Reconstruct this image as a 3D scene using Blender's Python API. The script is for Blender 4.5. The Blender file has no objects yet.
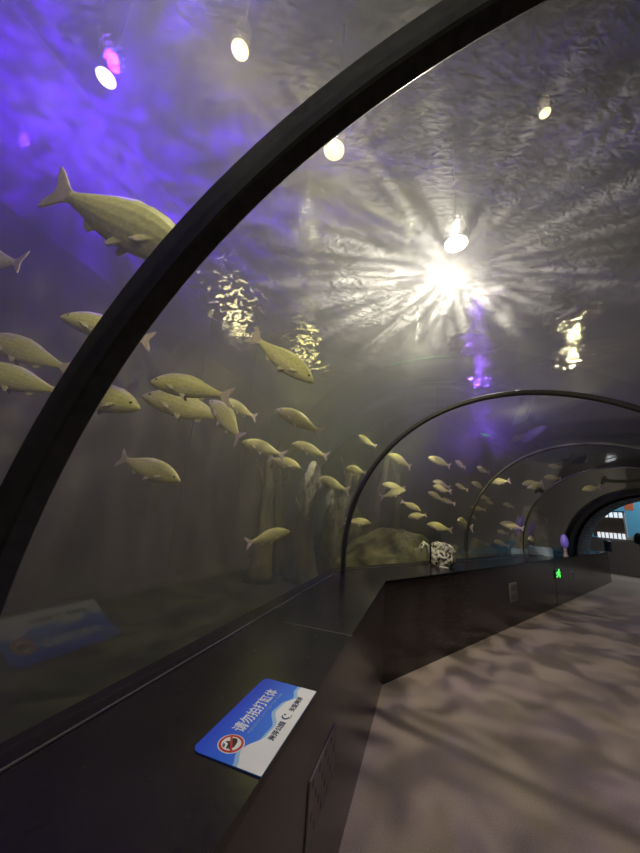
import bpy, bmesh, math, random
from mathutils import Vector, Matrix, noise
random.seed(7)
PI = math.pi
C = bpy.context.scene.collection
SC = bpy.context.scene

# ------------------------------------------------------------------ camera maths (real positions are measured with it)
F, H = 320.0, 1.5
ROLL, PITCH = math.radians(4.5086), math.radians(14.3539)
FW = Vector((0, math.cos(PITCH), math.sin(PITCH)))
U0 = Vector((0, -math.sin(PITCH), math.cos(PITCH)))
R0 = Vector((1, 0, 0))
RT = R0 * math.cos(ROLL) + U0 * math.sin(ROLL)
UP = U0 * math.cos(ROLL) - R0 * math.sin(ROLL)
EYE = Vector((0, 0, H))
def ray(x, y): return FW + RT * ((x - 320) / F) - UP * ((y - 426.5) / F)
def at_z(x, y, z):
    r = ray(x, y); return EYE + r * ((z - H) / r.z)
def at_d(x, y, d): return EYE + ray(x, y) * d
def at_plane(x, y, p, n):
    r = ray(x, y); return EYE + r * ((p - EYE).dot(n) / r.dot(n))
def dirs(a):
    a = math.radians(a)
    return Vector((math.sin(a), math.cos(a), 0)), Vector((-math.cos(a), math.sin(a), 0))

# ------------------------------------------------------------------ helpers
def link(name, me, mats=(), parent=None):
    o = bpy.data.objects.new(name, me); C.objects.link(o)
    for m in (mats if isinstance(mats, (list, tuple)) else [mats]): me.materials.append(m)
    if parent: o.parent = parent
    return o
def obj(name, bm, mats, parent=None, smooth=False):
    me = bpy.data.meshes.new(name); bmesh.ops.recalc_face_normals(bm, faces=bm.faces[:])
    bm.to_mesh(me); bm.free()
    if smooth:
        for p in me.polygons: p.use_smooth = True
    return link(name, me, mats, parent)
def thing(name, label, cat, loc=(0, 0, 0), rz=0, group=None):
    o = bpy.data.objects.new(name, None); C.objects.link(o); o.empty_display_size = .1
    o.location = loc; o.rotation_euler = (0, 0, rz)
    return tag(o, label, cat, group)
def tag(o, label, cat, group=None):
    o['label'] = label; o['category'] = cat
    if group: o['group'] = group
    return o
def struct(name, bm, m, parent=None, smooth=False):
    o = obj(name, bm, m, parent, smooth); o['kind'] = 'structure'; return o
def box(bm, x0, y0, z0, x1, y1, z1, mi=0, M=None):
    vs = [bm.verts.new((x, y, z)) for z in (z0, z1) for x, y in ((x0, y0), (x1, y0), (x1, y1), (x0, y1))]
    for q in ((0, 3, 2, 1), (4, 5, 6, 7), (0, 1, 5, 4), (1, 2, 6, 5), (2, 3, 7, 6), (3, 0, 4, 7)):
        f = bm.faces.new([vs[i] for i in q]); f.material_index = mi
    if M is not None: bmesh.ops.transform(bm, matrix=M, verts=vs)
    return vs
def prism(bm, pts, z0, z1, mi=0, caps=True):
    a = [bm.verts.new((p[0], p[1], z0)) for p in pts]; b = [bm.verts.new((p[0], p[1], z1)) for p in pts]
    n = len(pts)
    for i in range(n):
        f = bm.faces.new((a[i], a[(i + 1) % n], b[(i + 1) % n], b[i])); f.material_index = mi
    if caps:
        f = bm.faces.new(a[::-1]); f.material_index = mi
        f = bm.faces.new(b); f.material_index = mi
    return a + b
def loft(bm, rings, close=True, caps=True, mi=0):
    rv = [[bm.verts.new(p) for p in r] for r in rings]
    n = len(rings[0])
    for a, b in zip(rv, rv[1:]):
        for i in range(n if close else n - 1):
            f = bm.faces.new((a[i], a[(i + 1) % n], b[(i + 1) % n], b[i])); f.material_index = mi
    if caps:
        bm.faces.new(rv[0][::-1]).material_index = mi; bm.faces.new(rv[-1]).material_index = mi
    return rv
def tube(bm, pts, rads, n=10, caps=True, mi=0):
    pts = [Vector(p) for p in pts]
    if not isinstance(rads, (list, tuple)): rads = [rads] * len(pts)
    rings = []
    for i, p in enumerate(pts):
        t = (pts[min(i + 1, len(pts) - 1)] - pts[max(i - 1, 0)]).normalized()
        a = t.cross(Vector((0, 0, 1)) if abs(t.z) < .9 else Vector((1, 0, 0))).normalized(); b = t.cross(a)
        rings.append([p + (a * math.cos(2 * PI * k / n) + b * math.sin(2 * PI * k / n)) * rads[i] for k in range(n)])
    return loft(bm, rings, True, caps, mi)
def lathe(bm, prof, n=24, mi=0):
    return loft(bm, [[(r * math.cos(2 * PI * k / n), r * math.sin(2 * PI * k / n), z) for k in range(n)] for r, z in prof], True, True, mi)

# ------------------------------------------------------------------ materials
def mat(name, col, rough=.5, metal=0, spec=.5, emit=None, estr=0):
    m = bpy.data.materials.new(name); m.use_nodes = True
    b = m.node_tree.nodes['Principled BSDF']
    b.inputs['Base Color'].default_value = (*col, 1); b.inputs['Roughness'].default_value = rough
    b.inputs['Metallic'].default_value = metal; b.inputs['Specular IOR Level'].default_value = spec
    if emit: b.inputs['Emission Color'].default_value = (*emit, 1); b.inputs['Emission Strength'].default_value = estr
    return m
def nd(m, t, **kw):
    n = m.node_tree.nodes.new(t)
    for k, v in kw.items():
        if k in n.inputs.keys(): n.inputs[k].default_value = v
        else: setattr(n, k, v)
    return n
def noisy(m, c1, c2, scale=8, detail=6, lo=.35, hi=.65, bump=0, stretch=(1, 1, 1), bdist=.02):
    L = m.node_tree.links; b = m.node_tree.nodes['Principled BSDF']
    tc = nd(m, 'ShaderNodeTexCoord'); mp = nd(m, 'ShaderNodeMapping'); mp.inputs['Scale'].default_value = stretch
    nz = nd(m, 'ShaderNodeTexNoise', Scale=scale, Detail=detail)
    cr = nd(m, 'ShaderNodeValToRGB')
    cr.color_ramp.elements[0].position = lo; cr.color_ramp.elements[0].color = (*c1, 1)
    cr.color_ramp.elements[1].position = hi; cr.color_ramp.elements[1].color = (*c2, 1)
    L.new(tc.outputs['Object'], mp.inputs['Vector']); L.new(mp.outputs[0], nz.inputs['Vector'])
    L.new(nz.outputs['Fac'], cr.inputs['Fac']); L.new(cr.outputs[0], b.inputs['Base Color'])
    if bump:
        bp = nd(m, 'ShaderNodeBump', Strength=bump, Distance=bdist)
        L.new(nz.outputs['Fac'], bp.inputs['Height']); L.new(bp.outputs[0], b.inputs['Normal'])
    return m
M = {}
M['ledge'] = mat('black_tile', (.016, .012, .016), .2, 0, .5)
def ledge_nodes(m, base, dust):
    L = m.node_tree.links; b = m.node_tree.nodes['Principled BSDF']
    tc = nd(m, 'ShaderNodeTexCoord')
    n1 = nd(m, 'ShaderNodeTexNoise', Scale=60, Detail=8); n2 = nd(m, 'ShaderNodeTexVoronoi', Scale=34)
    L.new(tc.outputs['Object'], n1.inputs['Vector']); L.new(tc.outputs['Object'], n2.inputs['Vector'])
    r1 = nd(m, 'ShaderNodeValToRGB'); r1.color_ramp.elements[0].color = (*[c * .6 for c in base], 1); r1.color_ramp.elements[1].color = (*[c * 1.5 for c in base], 1)
    r2 = nd(m, 'ShaderNodeValToRGB'); r2.color_ramp.elements[0].position = .02; r2.color_ramp.elements[0].color = (1, 1, 1, 1)
    r2.color_ramp.elements[1].position = .045; r2.color_ramp.elements[1].color = (0, 0, 0, 1)
    sep = nd(m, 'ShaderNodeSeparateColor'); gt = nd(m, 'ShaderNodeMath', operation='GREATER_THAN'); gt.inputs[1].default_value = .9
    mu = nd(m, 'ShaderNodeMath', operation='MULTIPLY')
    mx = nd(m, 'ShaderNodeMix', data_type='RGBA')
    L.new(n1.outputs['Fac'], r1.inputs['Fac']); L.new(n2.outputs['Distance'], r2.inputs['Fac'])
    L.new(n2.outputs['Color'], sep.inputs[0]); L.new(sep.outputs[0], gt.inputs[0])
    L.new(r2.outputs[0], mu.inputs[0]); L.new(gt.outputs[0], mu.inputs[1])
    L.new(mu.outputs[0], mx.inputs['Factor']); L.new(r1.outputs[0], mx.inputs[6]); mx.inputs[7].default_value = (*dust, 1)
    L.new(mx.outputs[2], b.inputs['Base Color'])
    rr = nd(m, 'ShaderNodeMapRange'); rr.inputs['To Min'].default_value = .12; rr.inputs['To Max'].default_value = .34
    L.new(n1.outputs['Fac'], rr.inputs['Value']); L.new(rr.outputs[0], b.inputs['Roughness'])
M['ledge'].node_tree.nodes['Principled BSDF'].inputs['Specular IOR Level'].default_value = .3
ledge_nodes(M['ledge'], (.014, .010, .014), (.25, .24, .26))
M['ledge_front'] = noisy(mat('dark_brown_laminate', (.03, .022, .02), .22), (.040, .030, .028), (.062, .048, .044), 5, 8, .3, .7, 0, (1, 1, 14))
M['grout'] = mat('grout', (.10, .09, .10), .6)
M['dark_gap'] = mat('dark_gap', (.004, .004, .004), .6)
M['bead'] = mat('sealant', (.09, .085, .08), .4)
M['floor'] = noisy(mat('floor_carpet', (.3, .27, .25), .85, 0, .2), (.25, .192, .158), (.375, .302, .255), 160, 4, .3, .7, .35, (1, 1, 1), .004)
M['rib'] = noisy(mat('rib_metal', (.05, .05, .045), .38, 0, .5), (.046, .045, .039), (.07, .068, .060), 30, 4)
M['tank_wall'] = noisy(mat('tank_wall', (.16, .14, .13), .8), (.035, .031, .027), (.06, .055, .049), 1.2, 6, .3, .7, .2, (1, 1, .25))
M['bed'] = noisy(mat('tank_bed', (.06, .06, .03), .9), (.018, .02, .009), (.05, .052, .024), 3, 8, .3, .7, .4)
M['rock'] = noisy(mat('mossy_rock', (.1, .1, .05), .9), (.045, .05, .018), (.19, .18, .075), 3.5, 9, .35, .65, .6, (1, 1, 1), .05)
M['trunk'] = noisy(mat('sunken_wood', (.07, .065, .03), .9), (.025, .025, .012), (.12, .11, .05), 6, 8, .35, .65, .6, (1, 1, .18), .05)
M['pale_plant'] = noisy(mat('pale_plant', (.5, .5, .36), .7), (.36, .36, .22), (.66, .64, .5), 20, 4)
M['hall'] = mat('hall_black', (.012, .012, .014), .9)
M['blackring'] = mat('portal_black', (.005, .005, .006), .5, 0, .2)

def fish_mats():
    b = mat('fish_scales', (.6, .58, .36), .42, 0, .4)
    L = b.node_tree.links; p = b.node_tree.nodes['Principled BSDF']
    tc = nd(b, 'ShaderNodeTexCoord'); sx = nd(b, 'ShaderNodeSeparateXYZ')
    L.new(tc.outputs['Object'], sx.inputs[0])
    cr = nd(b, 'ShaderNodeValToRGB'); e = cr.color_ramp.elements
    mr = nd(b, 'ShaderNodeMapRange'); mr.inputs['From Min'].default_value = -.14; mr.inputs['From Max'].default_value = .15
    L.new(sx.outputs['Z'], mr.inputs['Value'])
    nz = nd(b, 'ShaderNodeTexNoise', Scale=9, Detail=5); L.new(tc.outputs['Object'], nz.inputs['Vector'])
    ad = nd(b, 'ShaderNodeMath', operation='MULTIPLY_ADD'); ad.inputs[1].default_value = .5; 
    L.new(nz.outputs['Fac'], ad.inputs[0]); L.new(mr.outputs[0], ad.inputs[2])
    sb = nd(b, 'ShaderNodeMath', operation='SUBTRACT'); sb.inputs[1].default_value = .25
    L.new(ad.outputs[0], sb.inputs[0]); L.new(sb.outputs[0], cr.inputs['Fac'])
    e[0].position = .1; e[0].color = (.74, .68, .42, 1); e[1].position = .9; e[1].color = (.74, .71, .24, 1)
    k = e.new(.5); k.color = (.86, .80, .33, 1)
    v = nd(b, 'ShaderNodeTexVoronoi', Scale=42); mp = nd(b, 'ShaderNodeMapping'); mp.inputs['Scale'].default_value = (.8, .3, 1.2)
    L.new(tc.outputs['Object'], mp.inputs[0]); L.new(mp.outputs[0], v.inputs['Vector'])
    mx = nd(b, 'ShaderNodeMix', data_type='RGBA', blend_type='MULTIPLY'); mx.inputs['Factor'].default_value = .45
    L.new(cr.outputs[0], mx.inputs[6]); L.new(v.outputs['Distance'], mx.inputs[7]); 
    r2 = nd(b, 'ShaderNodeMapRange'); r2.inputs['From Max'].default_value = .8; r2.inputs['To Min'].default_value = 1; r2.inputs['To Max'].default_value = .45
    L.new(v.outputs['Distance'], r2.inputs['Value']); L.new(r2.outputs[0], mx.inputs[7])
    L.new(mx.outputs[2], p.inputs['Base Color'])
    f = noisy(mat('fish_fin', (.5, .46, .36), .5), (.54, .42, .38), (.70, .58, .54), 14, 4, .35, .65, 0, (3, 1, .4))
    ey = mat('fish_eye', (.02, .02, .02), .15)
    return [b, f, ey]
M['fish'] = fish_mats()

def acrylic():
    m = bpy.data.materials.new('clear_acrylic'); m.use_nodes = True; nt = m.node_tree; nt.nodes.clear(); L = nt.links
    o = nt.nodes.new('ShaderNodeOutputMaterial'); t = nt.nodes.new('ShaderNodeBsdfTransparent'); g = nt.nodes.new('ShaderNodeBsdfGlossy')
    g.inputs['Roughness'].default_value = .03; t.inputs['Color'].default_value = (.97, .98, .97, 1)
    fr = nt.nodes.new('ShaderNodeFresnel'); fr.inputs['IOR'].default_value = 1.42
    ge = nt.nodes.new('ShaderNodeNewGeometry')
    # make both sides of the thin sheet behave alike
    mx = nt.nodes.new('ShaderNodeMixShader')
    lw = nt.nodes.new('ShaderNodeLayerWeight'); lw.inputs['Blend'].default_value = .5
    pw = nt.nodes.new('ShaderNodeMath'); pw.operation = 'POWER'; pw.inputs[1].default_value = 4.2
    ma = nt.nodes.new('ShaderNodeMath'); ma.operation = 'MULTIPLY_ADD'; ma.inputs[1].default_value = .85; ma.inputs[2].default_value = .075
    nt.nodes.remove(fr); nt.nodes.remove(ge)
    L.new(lw.outputs['Facing'], pw.inputs[0]); L.new(pw.outputs[0], ma.inputs[0]); L.new(ma.outputs[0], mx.inputs['Fac'])
    L.new(t.outputs[0], mx.inputs[1]); L.new(g.outputs[0], mx.inputs[2]); L.new(mx.outputs[0], o.inputs['Surface'])
    return m
M['acrylic'] = acrylic()

ZSURF = 4.6
PATCHES = ((225, 298, 1.0), (285, 345, 1.1), (320, 378, 1.2), (570, 320, .6), (578, 360, .9), (592, 415, 1.8), (474, 345, .6), (482, 385, 1.0))
def water_surface_mat():
    m = bpy.data.materials.new('rippled_water_surface'); m.use_nodes = True; nt = m.node_tree; nt.nodes.clear(); L = nt.links
    def N(t, **kw):
        n = nt.nodes.new(t)
        for k, v in kw.items(): n.inputs[k].default_value = v
        return n
    o = N('ShaderNodeOutputMaterial')
    rf = N('ShaderNodeBsdfRefraction', IOR=1.2, Roughness=.07); g = N('ShaderNodeBsdfGlossy', Roughness=.07); tl = N('ShaderNodeBsdfTranslucent', Color=(.9, .9, .9, 1)); tr = N('ShaderNodeBsdfTransparent')
    m1 = N('ShaderNodeMixShader', Fac=.75); m2 = N('ShaderNodeMixShader', Fac=.3); m3 = N('ShaderNodeMixShader', Fac=.12)
    tc = N('ShaderNodeTexCoord')
    mp = N('ShaderNodeMapping', Rotation=(0, 0, .6), Scale=(1, 1.7, 1))
    n1 = N('ShaderNodeTexNoise', Scale=8, Detail=3, Distortion=.8); n2 = N('ShaderNodeTexNoise', Scale=1.1, Detail=2)
    ad = N('ShaderNodeMath'); ad.operation = 'MULTIPLY_ADD'; ad.inputs[1].default_value = 2.2
    bp = N('ShaderNodeBump', Strength=1, Distance=.035)
    L.new(tc.outputs['Object'], mp.inputs[0]); L.new(mp.outputs[0], n1.inputs['Vector']); L.new(tc.outputs['Object'], n2.inputs['Vector'])
    L.new(n2.outputs['Fac'], ad.inputs[0]); L.new(n1.outputs['Fac'], ad.inputs[2]); L.new(ad.outputs[0], bp.inputs['Height'])
    mp3 = N('ShaderNodeMapping', Rotation=(0, 0, .9), Scale=(1, 2.4, 1)); n3 = N('ShaderNodeTexNoise', Scale=14, Detail=2, Distortion=.6); b3 = N('ShaderNodeBump', Strength=1, Distance=.008)
    L.new(tc.outputs['Object'], mp3.inputs[0]); L.new(mp3.outputs[0], n3.inputs['Vector']); L.new(n3.outputs['Fac'], b3.inputs['Height'])
    L.new(bp.outputs[0], tl.inputs['Normal']); L.new(b3.outputs[0], g.inputs['Normal']); L.new(b3.outputs[0], rf.inputs['Normal'])
    # ruffled, glossier patches added where the glitter should gather
    last = None
    nd_ = N('ShaderNodeTexNoise', Scale=2.2, Detail=4); vm = N('ShaderNodeVectorMath'); vm.operation = 'MULTIPLY_ADD'; vm.inputs[1].default_value = (1.7, 1.7, 0); vs2 = N('ShaderNodeVectorMath'); vs2.operation = 'SUBTRACT'; vs2.inputs[1].default_value = (.85, .85, 0)
    L.new(tc.outputs['Object'], nd_.inputs['Vector']); L.new(nd_.outputs['Color'], vm.inputs[0]); L.new(tc.outputs['Object'], vm.inputs[2]); L.new(vm.outputs[0], vs2.inputs[0])
    for (px, py, rad) in PATCHES:
        c_ = at_z(px, py, ZSURF); vd = N('ShaderNodeVectorMath'); vd.operation = 'DISTANCE'; vd.inputs[1].default_value = c_
        mr = N('ShaderNodeMapRange'); mr.interpolation_type = 'SMOOTHSTEP'
        for k_, v_ in (('From Min', rad * .5), ('From Max', rad * .9), ('To Min', .7), ('To Max', .18)): mr.inputs[k_].default_value = v_
        L.new(vs2.outputs[0], vd.inputs[0]); L.new(vd.outputs['Value'], mr.inputs['Value'])
        if last is None: last = mr.outputs[0]
        else:
            mxn = N('ShaderNodeMath'); mxn.operation = 'MAXIMUM'; L.new(last, mxn.inputs[0]); L.new(mr.outputs[0], mxn.inputs[1]); last = mxn.outputs[0]
    L.new(last, m3.inputs['Fac'])
    L.new(rf.outputs[0], m1.inputs[1]); L.new(g.outputs[0], m1.inputs[2])            # sparkle
    L.new(tr.outputs[0], m2.inputs[1]); L.new(tl.outputs[0], m2.inputs[2])           # what passes straight, what is spread
    L.new(m2.outputs[0], m3.inputs[1]); L.new(m1.outputs[0], m3.inputs[2]); L.new(m3.outputs[0], o.inputs['Surface'])
    return m
M['surface'] = water_surface_mat()

def water_volume():
    m = bpy.data.materials.new('hazy_water'); m.use_nodes = True; nt = m.node_tree; nt.nodes.clear(); L = nt.links
    o = nt.nodes.new('ShaderNodeOutputMaterial'); s = nt.nodes.new('ShaderNodeVolumeScatter'); a = nt.nodes.new('ShaderNodeVolumeAbsorption')
    s.inputs['Color'].default_value = (.80, .82, .78, 1); s.inputs['Density'].default_value = .10; s.inputs['Anisotropy'].default_value = .55
    a.inputs['Color'].default_value = (.80, .76, .40, 1); a.inputs['Density'].default_value = .13
    ad = nt.nodes.new('ShaderNodeAddShader'); L.new(s.outputs[0], ad.inputs[0]); L.new(a.outputs[0], ad.inputs[1]); L.new(ad.outputs[0], o.inputs['Volume'])
    return m
M['water'] = water_volume()

# ------------------------------------------------------------------ the tunnel's course
A1, A2 = 18.85, 50.1
D1, N1 = dirs(A1); D2, N2 = dirs(A2)
ZC, RAD, ZL = 1.02, 1.665, .87               # arch centre height, acrylic radius, ledge height
C1 = Vector((.83, .25, 0)); C2 = Vector((1.73, 2.80, 0)); C3 = Vector((3.70, 4.45, 0)); C4 = Vector((5.62, 5.98, 0)); C5 = Vector((7.45, 7.20, 0))
C0 = C1 - D1 * 3.4
COURSE = [(C0, A1), (C1, A1), (C2, 34.5), (C3, A2), (C4, 53), (C5, 55)]
D5, N5 = dirs(55)
ZP = .79                                     # the arch centre dips towards the portal
def ring(c, a, r, n=48, a0=None, a1=None, zc=None):
    if zc is None: zc = ZP if (c - C5).length < 3 and c is not C4 else ZC
    ab = math.asin((ZL - zc) / r)
    _, nn = dirs(a); a0 = ab if a0 is None else a0; a1 = PI - ab if a1 is None else a1
    return [c + nn * (r * math.cos(a0 + (a1 - a0) * k / n)) + Vector((0, 0, zc + r * math.sin(a0 + (a1 - a0) * k / n))) for k in range(n + 1)]
def axis_dist(p):
    best = 9e9
    for (a, _), (b, _) in zip(COURSE, COURSE[1:]):
        t = max(0, min(1, (p - a).dot(b - a) / (b - a).length_squared)); q = a.lerp(b, t)
        best = min(best, math.hypot((Vector((p.x, p.y, 0)) - q).length, max(0, p.z - ZC)))
    return best

# acrylic bays
for i, ((c, a), (c2, a2)) in enumerate(zip(COURSE, COURSE[1:])):
    bm = bmesh.new()
    rr = []
    for k in range(5):
        t = k / 4; rr.append([p.lerp(q, t) for p, q in zip(ring(c, a, RAD), ring(c2, a2, RAD))])
    loft(bm, rr, close=False, caps=False)
    o = struct('window_%d' % (i + 1), bm, M['acrylic'], smooth=True)

# arch ribs
def rib(c, a, r0, r1, w, label, zc=ZC, base=ZL):
    d, _ = dirs(a); ab = math.asin((base - zc) / r1)
    bm = bmesh.new(); g = []
    n = 72
    for k in range(n + 1):
        t = ab + (PI - 2 * ab) * k / n; e = dirs(a)[1] * math.cos(t) + Vector((0, 0, math.sin(t))); cc = c + Vector((0, 0, zc))
        b = .006
        prof = [(r0 + b, -w / 2), (r1 - b, -w / 2), (r1, -w / 2 + b), (r1, w / 2 - b), (r1 - b, w / 2), (r0 + b, w / 2), (r0, w / 2 - b), (r0, -w / 2 + b)]
        g.append([cc + e * r + d * s for r, s in prof])
    loft(bm, g)
    o = obj('arch_rib', bm, M['rib'], smooth=False)
    return tag(o, label, 'arch rib', 'arch ribs of the tunnel')
rib(C1 + D1 * .01, A1, 1.60, 1.70, .055, 'thick dark arch rib nearest the viewer, sweeping across the top left', 1.05)
rib(C2, 34.5, 1.632, 1.672, .05, 'thin black arch rib rising from the ledge corner')
rib(C3, A2, 1.638, 1.672, .04, 'thin black arch rib just beyond the pale rock on the ledge')
rib(C4, 53, 1.652, 1.672, .03, 'faint thin arch rib between the black portal and the next arch')

# ------------------------------------------------------------------ ledges, floor
B0 = Vector((.745, 3.375, 0))                                   # corner of the front face
FRL = [B0 - D1 * 6.2, B0, B0 + D2 * 11.2]                       # aisle side, left ledge
GL = [C0 + N1 * 1.66, C1 + N1 * 1.66, Vector((.33, 3.76, 0)), C3 + N2 * 1.66, C4 + dirs(53)[1] * 1.66, C5 + N5 * 1.66]
back_l = [C0 + N1 * 1.76 - D1 * .2, GL[2] + (GL[2] - B0).normalized() * .10, FRL[2] + N2 * .68]
bm = bmesh.new(); prism(bm, FRL + back_l[::-1], 0, ZL - .03)
led = struct('ledge_left', bm, M['ledge_front'])
bm = bmesh.new()
ov = .008
fo = [FRL[0] - N1 * ov, FRL[1] + (FRL[1] - GL[2]).normalized() * ov * 1.05, FRL[2] - N2 * ov]
prism(bm, fo + back_l[::-1], ZL - .03, ZL)
bmesh.ops.bevel(bm, geom=[e for e in bm.edges if all(abs(v.co.z - ZL) < 1e-5 for v in e.verts)], offset=.003, segments=2, affect='EDGES')
top = obj('counter_top', bm, M['ledge'], led)
# joints in the tiles
def strip(bm, a, b, w, z0, z1):
    t = (b - a).normalized(); s = Vector((-t.y, t.x, 0)) * w / 2
    prism(bm, [a - s, b - s, b + s, a + s], z0, z1)
bm = bmesh.new()
sa = at_z(353, 636, ZL); sb = sa + N1 * .40
strip(bm, sa, sb, .0035, ZL - .002, ZL + .0006); obj('tile_joint', bm, M['grout'], led)
bm = bmesh.new(); strip(bm, B0 - D1 * .0, GL[2], .003, ZL - .002, ZL + .0005); obj('tile_joint', bm, M['dark_gap'], led)
fp = B0 + D2 * 0
for px in ((556, 584), (470, 610)):
    s_ = at_plane(px[0], px[1], B0, N2); s_.z = 0
    if px[0] == 470: continue
    bm = bmesh.new(); strip(bm, s_ - N2 * .003, s_ + N2 * .003, .008, .01, ZL - .03); obj('panel_joint', bm, M['dark_gap'], led)
# right ledge (mirror side of the aisle)
FRR = [C0 - N1 * 1.07 - D1 * .2, C2 - dirs(34.5)[1] * 1.09, C4 - N2 * 1.07, C5 - N5 * 1.07 + D5 * 1.2]
GR = [C0 - N1 * 1.76 - D1 * .2, C2 - dirs(34.5)[1] * 1.78, C4 - N2 * 1.76, C5 - N5 * 1.76 + D5 * 1.2]
bm = bmesh.new(); prism(bm, FRR + GR[::-1], 0, ZL - .03); lr = struct('ledge_right', bm, M['ledge_front'])
bm = bmesh.new(); prism(bm, [p + N1 * ov for p in FRR] + GR[::-1], ZL - .03, ZL); obj('counter_top', bm, M['ledge'], lr)
# sealant bead at the foot of the acrylic
bm = bmesh.new(); tube(bm, [p + Vector((0, 0, ZL + .002)) for p in [GL[0] - N1 * .012, GL[2] - N1 * .012, GL[5] - N5 * .012]], .005, 8)
struct('trim_1', bm, M['bead'])
# floor
bm = bmesh.new(); box(bm, -8, -8, -.1, 22, 20, 0); struct('floor', bm, M['floor'])

# ------------------------------------------------------------------ tank: bed, walls, roof
PE = C5 + D5 * 1.25                                               # where the tank ends and the lobby begins
W = [Vector((-6.29, -4.19, 0)), Vector((-1.55, 9.7, 0)), PE + N5 * 6.2, PE - N5 * 6.2, Vector((6.5, -5.5, 0))]
ZS, ZTOP = ZSURF, 7.0
inner_l = [C0 + N1 * 1.77 - D1 * .2, back_l[1] , GL[3] + N2 * .10, GL[5] + N5 * .10, PE + N5 * 1.77]
bm = bmesh.new(); prism(bm, [W[0], W[0] + D1 * 0 + Vector((4.5, -.6, 0))] + inner_l + [W[2], W[1]], 0, .06); struct('tank_floor_left', bm, M['bed'])
bm = bmesh.new(); prism(bm, [W[3], W[4]] + GR[:1] + [GR[1], GR[2], C5 - N5 * 1.77, PE - N5 * 1.77], 0, .06); struct('tank_floor_right', bm, M['bed'])
def wall(name, a, b, z0, z1, th, m, side=1):
    t = (b - a).normalized(); n = Vector((-t.y, t.x, 0)) * th * side
    bm = bmesh.new(); prism(bm, [a, b, b + n, a + n], z0, z1); return struct(name, bm, m)
wl = wall('wall_left', W[0], W[1], 0, ZTOP, .2, M['tank_wall'])
t = (W[1] - W[0]).normalized(); nin = Vector((t.y, -t.x, 0))
for k in (4, 5):                                              # broad flat pilasters on the tank wall
    s0 = 3.2 + k * 2.02; a = W[0] + t * s0; b = a + t * .95
    bm = bmesh.new(); prism(bm, [a, b, b + nin * .02, a + nin * .02], .06, ZTOP); obj('pilaster', bm, M['tank_wall'], wl)
wall('wall_far', W[1], W[2], 0, ZTOP, .2, M['bed'])
wall('wall_right', W[3], W[4], 0, ZTOP, .2, M['bed'])
wall('wall_back', W[4], W[0], 0, ZTOP, .2, M['hall'])
bm = bmesh.new(); box(bm, -8, -7, ZTOP, 13, 14, ZTOP + .1); struct('ceiling', bm, M['hall'])
# dark end of the tunnel behind the viewer
bm = bmesh.new(); g = [p - D1 * .06 for p in ring(C0, A1, RAD + .3, a0=-.75, a1=PI + .75)]
for p in g: p.z = max(p.z, 0)
f = bm.faces.new([bm.verts.new(p) for p in g]); bmesh.ops.extrude_face_region(bm, geom=[f])
bmesh.ops.translate(bm, vec=-D1 * .1, verts=bm.verts[-len(g):]); struct('wall_entry', bm, M['hall'])

# portal wall with an arched opening, its black ring and the lined passage
def arch_wall(c, a, r, w, h, th, name, m, zc):
    d, n = dirs(a); bm = bmesh.new(); K = 40
    inner = [c + n * r] + [c + n * (r * math.cos(PI * k / K)) + Vector((0, 0, zc + r * math.sin(PI * k / K))) for k in range(K + 1)] + [c - n * r]
    outer = [c + n * w]
    for k in range(K + 1):
        tt = PI * k / K; x, z = math.cos(tt), math.sin(tt); s = min(w / max(abs(x), 1e-6), (h - zc) / max(z, 1e-6)); outer.append(c + n * (x * s) + Vector((0, 0, zc + z * s)))
    outer.append(c - n * w)
    loft(bm, [inner, outer, [p + d * th for p in outer], [p + d * th for p in inner], inner], close=False, caps=False)
    bmesh.ops.remove_doubles(bm, verts=bm.verts[:], dist=1e-5)
    return struct(name, bm, m)
RP = 1.56
arch_wall(PE, 55, RP + .10, 6.2, ZTOP, .2, 'wall_end', M['bed'], ZP)
bm = bmesh.new()
def ring_prof(c, a, zc, r0, r1, s0, s1, base):
    d, n = dirs(a); g = []
    for k in range(61):
        tt = -.05 + (PI + .1) * k / 60
        e = n * math.cos(tt) + Vector((0, 0, math.sin(tt))); cc = c + Vector((0, 0, zc))
        g.append([cc + e * r + d * s for r, s in ((r0, s0), (r1, s0), (r1, s1), (r0, s1))])
    return g
loft(bm, ring_prof(C5, 55, ZP, 1.605, RAD + .03, -.04, .5, 0)); loft(bm, ring_prof(C5, 55, ZP, RP + .005, RAD - .05, .46, 1.27, 0))
struct('door_1', bm, M['blackring'])
stone = mat('grey_block_lining', (.13, .12, .12), .8)
def brick_nodes(m):
    L = m.node_tree.links; tc = nd(m, 'ShaderNodeTexCoord'); bk = nd(m, 'ShaderNodeTexBrick', Scale=3.2)
    bk.inputs['Color1'].default_value = (.16, .15, .155, 1); bk.inputs['Color2'].default_value = (.10, .095, .10, 1); bk.inputs['Mortar'].default_value = (.03, .03, .03, 1)
    sx = nd(m, 'ShaderNodeSeparateXYZ'); cb = nd(m, 'ShaderNodeCombineXYZ')
    L.new(tc.outputs['Object'], sx.inputs[0]); L.new(sx.outputs['X'], cb.inputs['X']); L.new(sx.outputs['Z'], cb.inputs['Y'])
    L.new(cb.outputs[0], bk.inputs['Vector']); L.new(bk.outputs['Color'], m.node_tree.nodes['Principled BSDF'].inputs['Base Color'])
brick_nodes(stone)
bm = bmesh.new()
d, n = D5, N5
g0 = ring(C5 + D5 * .44, 55, RP, 40, 0, PI, ZP); g0 = [Vector((g0[0].x, g0[0].y, 0))] + g0 + [Vector((g0[-1].x, g0[-1].y, 0))]
g1 = [p + D5 * .94 for p in g0]
loft(bm, [g0, g1, [p + (p - (C5 + D5 * 1.38 + Vector((0, 0, ZP)))).normalized() * .15 for p in g1]], close=False, caps=False)
struct('wall_passage', bm, stone, smooth=True)

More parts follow.
